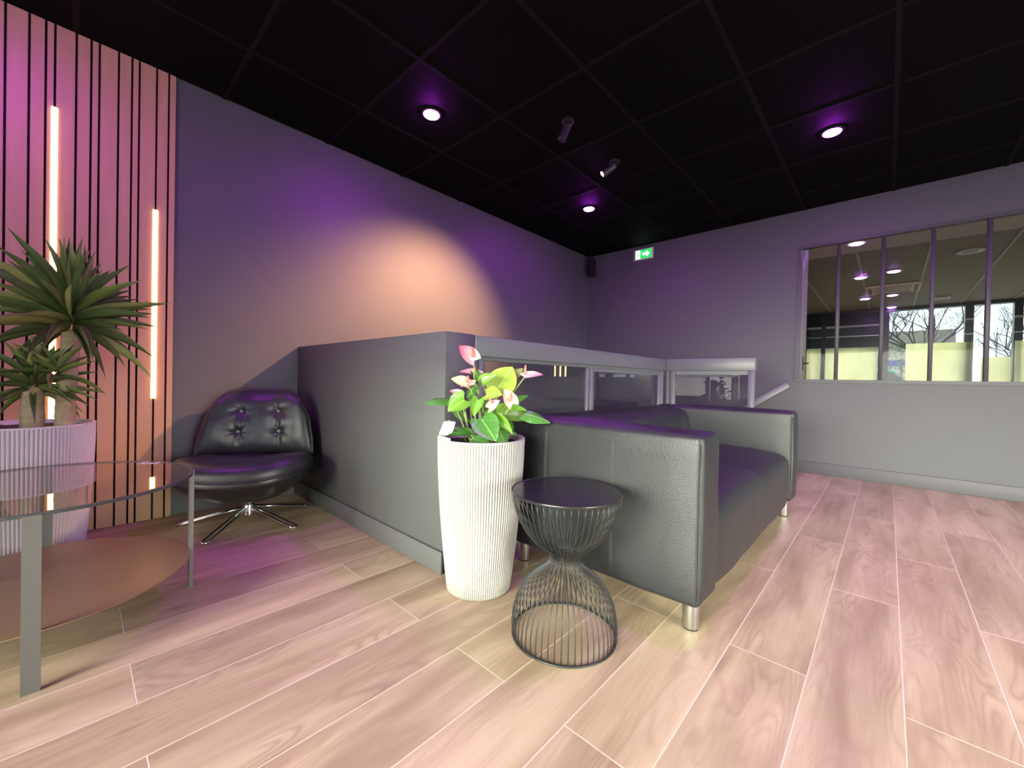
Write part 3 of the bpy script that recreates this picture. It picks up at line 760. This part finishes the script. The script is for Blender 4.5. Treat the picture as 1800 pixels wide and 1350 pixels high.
MB().tube([tp(555, 205, -.108), tp(600, 300, -.107), tp(590, 430, -.107)], .0012, 6).build('tie', TAGM, tg)

# ------------------------------------------------------------------ yucca
yu = thing('yucca', 'spiky yucca palm with two bark trunks in front of the slat panel', 'plant', YC+Vector((0, 0, .58)))
def trunk(pts, r):
    mb = MB(); n = 14; rings = 26
    P = [Vector(p) for p in pts]
    path = []; rad = []
    for k in range(rings+1):
        s = k/rings*(len(P)-1); i = min(int(s), len(P)-2); path.append(P[i].lerp(P[i+1], s-i)); rad.append(r*(1-.12*k/rings)*(1+.07*(k % 2)+.05*mnoise.noise(Vector((k*.9, 0, 0)))))
    mb.tube(path, rad, n); mb.build('trunk', BARK, yu, True)
def local(x, y, d): return px(x, y, d)-(YC+Vector((0, 0, .58)))
D0 = YC.x*CF.x+YC.y*CF.y
t1 = [local(114, 752, D0), local(116, 690, D0), local(123, 620, D0), local(126, 580, D0)]
t2 = [local(57, 752, D0-.06), local(57, 720, D0-.06), local(59, 680, D0-.06)]
trunk(t1, .031); trunk(t2, .034)
def blade_mesh(bend):
    nv = 8; mb = MB()
    def fn(u, v):
        s = 2*u-1; w = .5*(.55+1.8*v*(1-v))*(1-v**3.0)
        return (w*s, v-bend*.18*v*v, .25*abs(s)*w-bend*v*v)
    mb.grid(fn, 2, nv); return mb.mesh('leaf', True)
BL = [blade_mesh(b) for b in (.0, .06, .14, .26)]
bl_cache = {}
YM = Matrix.Translation(YC+Vector((0, 0, .58)))
def blade(base, dirv, L, w, var, mi):
    key = (var, mi)
    if key not in bl_cache:
        me = BL[var].copy(); me.materials.clear(); me.materials.append(YUC[mi]); bl_cache[key] = me
    o = bpy.data.objects.new('leaf', bl_cache[key]); col.objects.link(o)
    Bw = base+(YC+Vector((0, 0, .58)))
    place(o, yu, frame(Bw, Bw+dirv*L, UP*.9+Vector((random.uniform(-.3, .3), random.uniform(-.3, .3), .2)), w), YM)
def crown(c, count, L, lo, hi, wid, z_spread):
    for k in range(count):
        az = k*2.39996+random.uniform(-.25, .25); s = k/count
        el = math.radians(lo+(hi-lo)*s+random.uniform(-9, 9))
        dv = Vector((math.cos(az)*math.cos(el), math.sin(az)*math.cos(el), math.sin(el)))
        ll = L*random.uniform(.75, 1.12)*(1 if el < 1.0 else .8)
        var = 3 if el < .0 else (2 if el < .35 else (1 if el < .8 else 0))
        blade(c+Vector((0, 0, z_spread*(s-.5)))+dv*.015, dv, ll, wid*random.uniform(.8, 1.2), var, random.choice((0, 0, 1, 1, 2)))
crown(t1[-1]+Vector((0, 0, .05)), 100, .32, -16, 84, .022, .12)
crown(t2[-1]+Vector((0, 0, .01)), 44, .20, -25, 84, .020, .07)
crown(local(100, 655, D0-.05), 16, .15, -10, 80, .026, .03)

# ------------------------------------------------------------------ coffee table
TC_, TR = Vector((-.072, 1.982, 0)), .385
ct = thing('coffee_table', 'round smoked glass coffee table with a metal lower shelf', 'coffee table', TC_)
TZ = .462
MB().lathe([(.001, TZ-.008), (TR-.012, TZ-.008), (TR-.006, TZ-.006), (TR-.006, TZ-.002), (TR-.012, TZ), (.001, TZ)], 96).build('glass_top', GLASST, ct)
MB().lathe([(TR-.005, TZ-.009), (TR, TZ-.009), (TR, TZ+.0005), (TR-.005, TZ+.0005), (TR-.005, TZ-.009)], 96, False, False).build('rim', FRAMEP, ct, 30)
MB().lathe([(.0, .146), (TR-.01, .146), (TR-.006, .147), (TR-.005, .149), (TR-.006, .1515), (TR-.010, .152), (.001, .152)], 96).build('lower_shelf', SHELF, ct)
leg_me = MB().box(-.017, .017, -.005, .007, 0, TZ-.004).mesh('leg'); leg_me.materials.append(TABM)
for a in (-90, 0, 90, 180):
    o = obj('leg', leg_me, None, ct); q = math.radians(a); o.location = (TR*math.cos(q), TR*math.sin(q), 0); o.rotation_euler = (0, 0, q+PI/2)
mk = MB()
for (x, y, l) in ((.275, .20, .03), (.255, .215, .02), (.292, .185, .028), (.27, .235, .022), (.305, .20, .018)):
    mk.box(x-l/2, x+l/2, y-.003, y+.003, TZ+.0005, TZ+.0012)
mk.build('etched_mark', simple('etched_white', (.8, .78, .76), .7), ct)

# ------------------------------------------------------------------ swivel chair
ch = thing('swivel_chair', 'low black tufted leather swivel chair in front of the wall', 'chair', (.677, 2.646, 0), math.radians(-30))
def se(q, n):   # superellipse unit point
    c, s = math.cos(q), math.sin(q); return math.copysign(abs(c)**(2/n), c), math.copysign(abs(s)**(2/n), s)
SA, SB = .325, .315
def seat_h(x, y): return .045*(x/SA)**2 + .02*max(0, y/SB)**2 - .030*(y/SB) - .062
mb = MB(); nq = 64
rings = [(.0, .425), (.35, .424), (.6, .420), (.8, .412), (.92, .396), (.985, .365), (1.0, .335), (.985, .312), (.95, .302)]
def ring_pt(rr, z, q):
    a, b = se(q, 2.7); x, y = SA*rr*a, SB*rr*b-.03
    dim = 0
    if z > .39: dim = .006*mnoise.noise(Vector((x*9, y*9, 2)))
    return (x, y, z+seat_h(x, y)+dim)
mb.v.append((0, -.03, .425+seat_h(0, -.03)))
for rr, z in rings[1:]:
    for k in range(nq): mb.v.append(ring_pt(rr, z, 2*PI*k/nq))
for k in range(nq): mb.f.append((0, 1+k, 1+(k+1) % nq))
for i in range(len(rings)-2):
    for k in range(nq): mb.f.append((1+i*nq+k, 1+(i+1)*nq+k, 1+(i+1)*nq+(k+1) % nq, 1+i*nq+(k+1) % nq))
mb.f.append(tuple(1+(len(rings)-2)*nq+k for k in range(nq)))
mb.build('seat_cushion', LEATHER2, ch, True)
sm = MB().tube([Vector(ring_pt(1.004, .325, 2*PI*k/nq)) for k in range(nq)], .004, 6, closed=True); sm.build('piping', LEATHER2, ch, True)
# pleats running over the back half of the seat
pl_me = []
for k in range(10):
    x = -.19+.03*k
    MB().tube([(x+.05*s, -.10+.22*s, .4215+seat_h(x+.05*s, -.1+.22*s)) for s in (0, .25, .5, .75, 1)], [.0005, .003, .004, .003, .0005], 6).build('pleat', LEATHER2, ch, True)
# shell below: a saucer narrowing to the column
sh = MB(); prof = [(1.0, .318), (1.015, .300), (.99, .286), (.80, .236), (.55, .188), (.30, .156), (.16, .142)]
for rr, z in prof:
    for k in range(nq):
        a, b = se(2*PI*k/nq, 2.7-.6*(1-rr)); x, y = SA*rr*a, SB*rr*b-.03*rr
        sh.v.append((x, y, z+seat_h(x, y)*rr-.02*(1-rr)))
for i in range(len(prof)-1):
    for k in range(nq): sh.f.append((i*nq+k, (i+1)*nq+k, (i+1)*nq+(k+1) % nq, i*nq+(k+1) % nq))
sh.f.append(tuple((len(prof)-1)*nq+k for k in range(nq)))
sh.build('shell', SHELL, ch, True)
# back cushion: rounded trapezoid pad with four tufts
TUF = [(-.10, .255), (.10, .255), (-.108, .135), (.108, .135)]
BH, BZ, BY, TILT = .385, .352, .20, .22
def back_pt(u, v, side):
    # u -1..1 across, v 0..1 up
    a = max(-1, min(1, u)); hw = (.305-.050*v**1.5)
    top = 1-max(0, abs(a)-.45)**2.4*1.0*.9
    zz = BH*v*(top if v > .5 else 1-(1-top)*v*2*1.0)
    x = hw*a*(1-.10*max(0, v-.75)/.25*abs(a))
    edge = (1-abs(a)**5)*(1-abs(2*v-1)**6); th = .055*max(0, edge)**.45
    y = BY+TILT*zz*.9-.16*a*a*.55
    if side < 0:
        dent = sum(.030*math.exp(-math.hypot((x-tx)/.022, (zz-tz)/.020))*(1+.35*math.cos(5*math.atan2(zz-tz, x-tx)+tx*30))+.010*math.exp(-(((x-tx-.006)/.008)**2+((zz-tz+.04)/.04)**2)) for tx, tz in TUF)
        puff = .020*math.sin(PI*v)
        y -= max(.004, th+puff*edge-dent*1.0) if edge > 0 else 0
        y += .004*mnoise.noise(Vector((x*14, zz*14, 5)))*edge
    else: y += th*.35
    return (x, y, BZ+zz)
for side, nm, mt in ((-1, 'back_cushion', LEATHER2), (1, 'back_shell', SHELL)):
    mb = MB(); mb.grid(lambda u, v: back_pt(2*u-1, v, side), 96, 72); mb.build(nm, mt, ch, True)
bo = [Vector(back_pt(-1+2*k/24, 1, 1)) for k in range(25)]
edgep = [Vector(back_pt(-1, k/20, 1)) for k in range(21)]+[Vector(back_pt(-1+2*k/30, 1, 1)) for k in range(1, 31)]+[Vector(back_pt(1, 1-k/20, 1)) for k in range(1, 21)]
MB().tube(edgep, .008, 8).build('back_piping', LEATHER2, ch, True)
for tx, tz in TUF:
    # sit the button on the pad's surface
    v = tz/BH; hw = .305-.050*v**1.5; p = Vector(back_pt(tx/hw, v, -1))
    b = MB().lathe([(.0005, .010), (.006, .009), (.010, .005), (.011, .0)], 14).build('button', BUTTON, ch, True)
    b.location = p+Vector((0, .002, 0)); b.rotation_euler = (PI/2, 0, 0)
MB().lathe([(.022, .098), (.022, .135)], 20).build('column', BLACKM, ch, 40)
MB().lathe([(.026, .035), (.031, .040), (.031, .092), (.028, .098)], 24).build('hub', CHROME, ch, 40)
for k in range(5):
    q = math.radians(7+72*k+30)
    e = Vector((math.cos(q), math.sin(q), 0)); s = Vector((-math.sin(q), math.cos(q), 0))
    pts = [e*.025+s*.010+UP*.078, e*.15+s*.013+UP*.052, e*.31+s*.016+UP*.012, e*.335+s*.013+UP*.0075, e*.343+UP*.007, e*.335-s*.013+UP*.0075, e*.31-s*.016+UP*.012, e*.15-s*.013+UP*.052, e*.025-s*.010+UP*.078]
    MB().tube(pts, .0065, 8).build('leg', CHROME, ch, True)

# ------------------------------------------------------------------ fittings of the far room
def far_light(x, y, label):
    t = thing('far_downlight', label, 'ceiling light', (x, y, CEILZ), group='downlights in the far room')
    MB().lathe([(.07, -.001), (.10, -.001), (.10, -.01), (.07, -.014)], 24, False, False).build('trim_ring', WHITEP, t, 40)
    MB().lathe([(.072, -.010), (.06, -.02), (.03, -.026), (.002, -.027)], 20).build('lens', PURPLE2, t, True)
for x, y, l in ((6.24, .308, 'lilac downlight in the pale soffit beyond the interior window'), (8.06, -.026, 'brightest violet downlight beyond the window, before the ceiling cassette'),
                (8.23, .345, 'small lilac downlight seen left of the ceiling cassette'), (10.12, -.021, 'lilac downlight just behind the ceiling cassette'),
                (10.25, .358, 'lilac downlight beyond the left end of the ceiling cassette'), (11.62, -.02, 'farthest lilac downlight close to the shop front')):
    far_light(x, y, l)
ca = thing('ceiling_cassette', 'pale air conditioning cassette in the ceiling beyond the window', 'air conditioner', (9.45, -.022, CEILZ))
MB().box(-.37, .37, -.342, .342, -.03, -.001).build('panel', simple('cassette_pink', (.72, .55, .46), .5), ca, bevel=.008)
for s in (-1, 1):
    MB().box(-.28, .28, s*.285-.022, s*.285+.022, -.036, -.031).build('vent_slot', simple('vent_grey', (.25, .2, .17), .6), ca)
    MB().box(s*.30-.022, s*.30+.022, -.22, .22, -.036, -.031).build('vent_slot', simple('vent_grey', (.4, .32, .27), .6), ca)
MB().box(-.22, .22, -.22, .22, -.034, -.031).build('grille', simple('grille_pink', (.62, .47, .40), .6), ca)
ds = thing('ceiling_disc', 'round white disc speaker on the ceiling beyond the window', 'ceiling speaker', (7.44, -.703, CEILZ))
MB().lathe([(.0, -.001), (.125, -.001), (.125, -.012), (.115, -.018), (.0, -.02)], 32, False, False).build('plate', WHITEP, ds, 40)
MB().lathe([(.07, -.019), (.07, -.026), (.0005, -.028)], 24, False).build('cover', simple('disc_cream', (.6, .56, .45), .5), ds, 40)
lb = thing('ceiling_bar_lamp', 'short white surface fitting on the ceiling before the shop front', 'ceiling fitting', (10.83, -.69, CEILZ))
MB().box(-.03, .03, -.11, .11, -.045, -.02).build('body', WHITEP, lb, bevel=.008)
for s in (-1, 1): MB().box(-.03, .03, s*.09-.02, s*.09+.02, -.05, -.001).build('end_cap', WHITEP, lb, bevel=.004)
def paper(a, b, z0, z1, label, x=FRX-.03):
    mb = MB(); nn = 14
    mb.grid(lambda u, v: (x+.006*math.sin(u*9+v*3)+.004*math.sin(v*11), a+(b-a)*u, z0+(z1-z0)*v), nn, 8)
    o = mb.build('window_paper', PAPER, None, True)
    return tag(o, label, 'window paper', 'yellow papers on the shop front')
paper(1.160, 1.428, .56, 1.707, 'narrow yellow paper strip at the left end of the shop front')
paper(.180, 1.075, .56, 1.707, 'wide yellow paper filling the lower dark framed shop window')
paper(-1.18, -.255, .56, 1.752, 'yellow paper covering the window with the bare tree above', FRX-.045)
paper(-1.66, -1.285, .56, 1.452, 'lower yellow paper sheet under the lamp post view', FRX-.06)
paper(-2.84, -1.69, .56, 1.745, 'yellow paper at the right edge of the window view', FRX-.075)
# three warm strips on the right hand wall of the far room, mirrored in the railing glass
for i, x in enumerate((9.85, 10.12, 10.39)):
    t = thing('wall_led_strip', ['warm wall strip mirrored in the railing glass, first of three', 'warm wall strip mirrored in the railing glass, middle of three', 'warm wall strip mirrored in the railing glass, last of three'][i], 'led light', (x, FRY0, .72), group='wall strips in the far room')
    MB().box(-.035, .035, .001, .02, 0, .75).build('profile', ALU, t); MB().box(-.03, .03, .0205, .03, .01, .74).build('diffuser', WARMF, t)

# ------------------------------------------------------------------ outside the shop front
tag(MB().box(FRX+.2, 70, -40, 30, -.25, -.12).build('ground_street', ASPH), kind='structure')
bd = thing('low_building', 'low brownish building seen through the shop window behind the tree', 'building', (36, 0, -.12))
MB().box(0, 8, -2.6, 4.5, 0, 3.6).build('wall', RENDERW, bd)
MB().box(-.4, 8.4, -2.9, 4.8, 3.6, 4.55).build('roof', simple('brown_roof', (.26, .22, .18), .8), bd)
MB().box(-.05, -.001, -1.0, 1.2, 2.35, 2.75).build('sign_board', BLUE, bd)
for y in (-2.0, 1.6, 3.0): MB().box(-.04, -.001, y, y+.9, .9, 2.2).build('window', CARGL, bd)
hd = MB()
for k in range(900):
    c = Vector((random.uniform(-.7, .7), random.uniform(-2.2, 2.4), random.uniform(0, 3.6)))
    d1 = Vector((random.uniform(-1, 1), random.uniform(-1, 1), random.uniform(-.4, 1))).normalized()*.3; d2 = d1.orthogonal().normalized()*.05
    hd.add([c-d2, c+d2, c+d1], [(0, 1, 2)])
h_ = thing('hedge', 'dry scrubby hedge in front of the low building outside', 'hedge', (31, .9, -.12))
tag(hd.build('foliage', HEDGE, h_), kind='stuff')
for y in (-1.5, 0, 1.5): MB().tube([(0, y, 0), (.05, y+.1, 2.6)], [.06, .03], 6).build('stem', BRANCH, h_)
def tree(loc, seed, hgt, label, lean):
    random.seed(seed)
    t = thing('bare_tree', label, 'tree', loc, group='bare trees outside')
    tr = MB(); br = MB(); tw = MB()
    def grow(p, dv, L, r, lvl):
        n = 4; pts = [p]; d = dv.normalized()
        for k in range(n):
            d = (d+Vector((random.uniform(-.22, .22), random.uniform(-.22, .22), random.uniform(-.08, .16)))).normalized(); pts.append(pts[-1]+d*L/n)
        (tr if lvl == 0 else br if lvl < 3 else tw).tube(pts, [r*(1-.45*k/n) for k in range(n+1)], 6 if lvl < 2 else 4 if lvl < 3 else 3, caps=False)
        if lvl >= 4: return
        for k in range((6, 5, 5, 3)[lvl]):
            s = random.choice((2, 3, 4)) if lvl else random.choice((2, 3, 4)); a = random.uniform(0, 2*PI)
            e = (d+Vector((math.cos(a)*.8, math.sin(a)*.95, random.uniform(-.1, .5)))).normalized()
            grow(pts[s], e, L*random.uniform(.5, .75), r*.5, lvl+1)
    grow(Vector((0, 0, 0)), Vector((0, lean, 1)), hgt, .085, 0)
    tr.build('trunk', BRANCH, t, True); tag(br.build('branches', BRANCH, t), kind='stuff'); tag(tw.build('twigs', BRANCH, t), kind='stuff')
tree((22, -1.3, -.12), 3, 2.6, 'bare branched tree outside the shop front window', .1)
tree((24, -4.4, -.12), 11, 2.6, 'bare leaning tree at the right edge of the shop front', .25)
random.seed(5)
lp = thing('street_lamp', 'thin grey street lamp post outside the right shop window', 'street lamp', (26, -3.27, -.12))
MB().tube([(0, 0, 0), (0, 0, 3.35)], [.045, .03], 10).build('pole', ALU, lp)
MB().tube([(0, 0, 3.3), (0, -.25, 3.2), (0, -.55, 2.95)], .025, 8).build('arm', ALU, lp)
MB().box(-.08, .08, -.8, -.5, 2.88, 2.97).build('lamp_head', ALU, lp, bevel=.01)
car = thing('parked_car', 'turquoise parked car glimpsed through the shop front glass', 'car', (16.9, .9, -.12))
def extr(pts, x0, x1, name, mat, parent, bev=.03):
    n = len(pts); return MB().add([(x0, y, z) for y, z in pts]+[(x1, y, z) for y, z in pts], [tuple(range(n-1, -1, -1)), tuple(range(n, 2*n))]+[(j, (j+1) % n, n+(j+1) % n, n+j) for j in range(n)]).build(name, mat, parent, bevel=bev)
extr([(-2.0, .28), (2.0, .28), (2.05, .62), (1.9, .85), (1.1, .95), (-1.5, .98), (-2.0, .9), (-2.08, .6)], -.85, .85, 'body', TEAL, car)
extr([(-1.45, .97), (1.0, .95), (.35, 1.38), (-1.0, 1.42)], -.74, .74, 'windows', CARGL, car, .02)
extr([(-1.08, 1.40), (.42, 1.36), (.22, 1.47), (-.9, 1.52)], -.72, .72, 'roof', TEAL, car, .02)
for y in (-1.25, 1.25):
    for x in (-.8, .8):
        w = MB().tube([(x-.1, y, .32), (x+.1, y, .32)], .32, 20).build('wheel', TYRE, car, 40)
        MB().tube([(x-.11, y, .32), (x+.11, y, .32)], .18, 16).build('rim', ALU, w, 40)
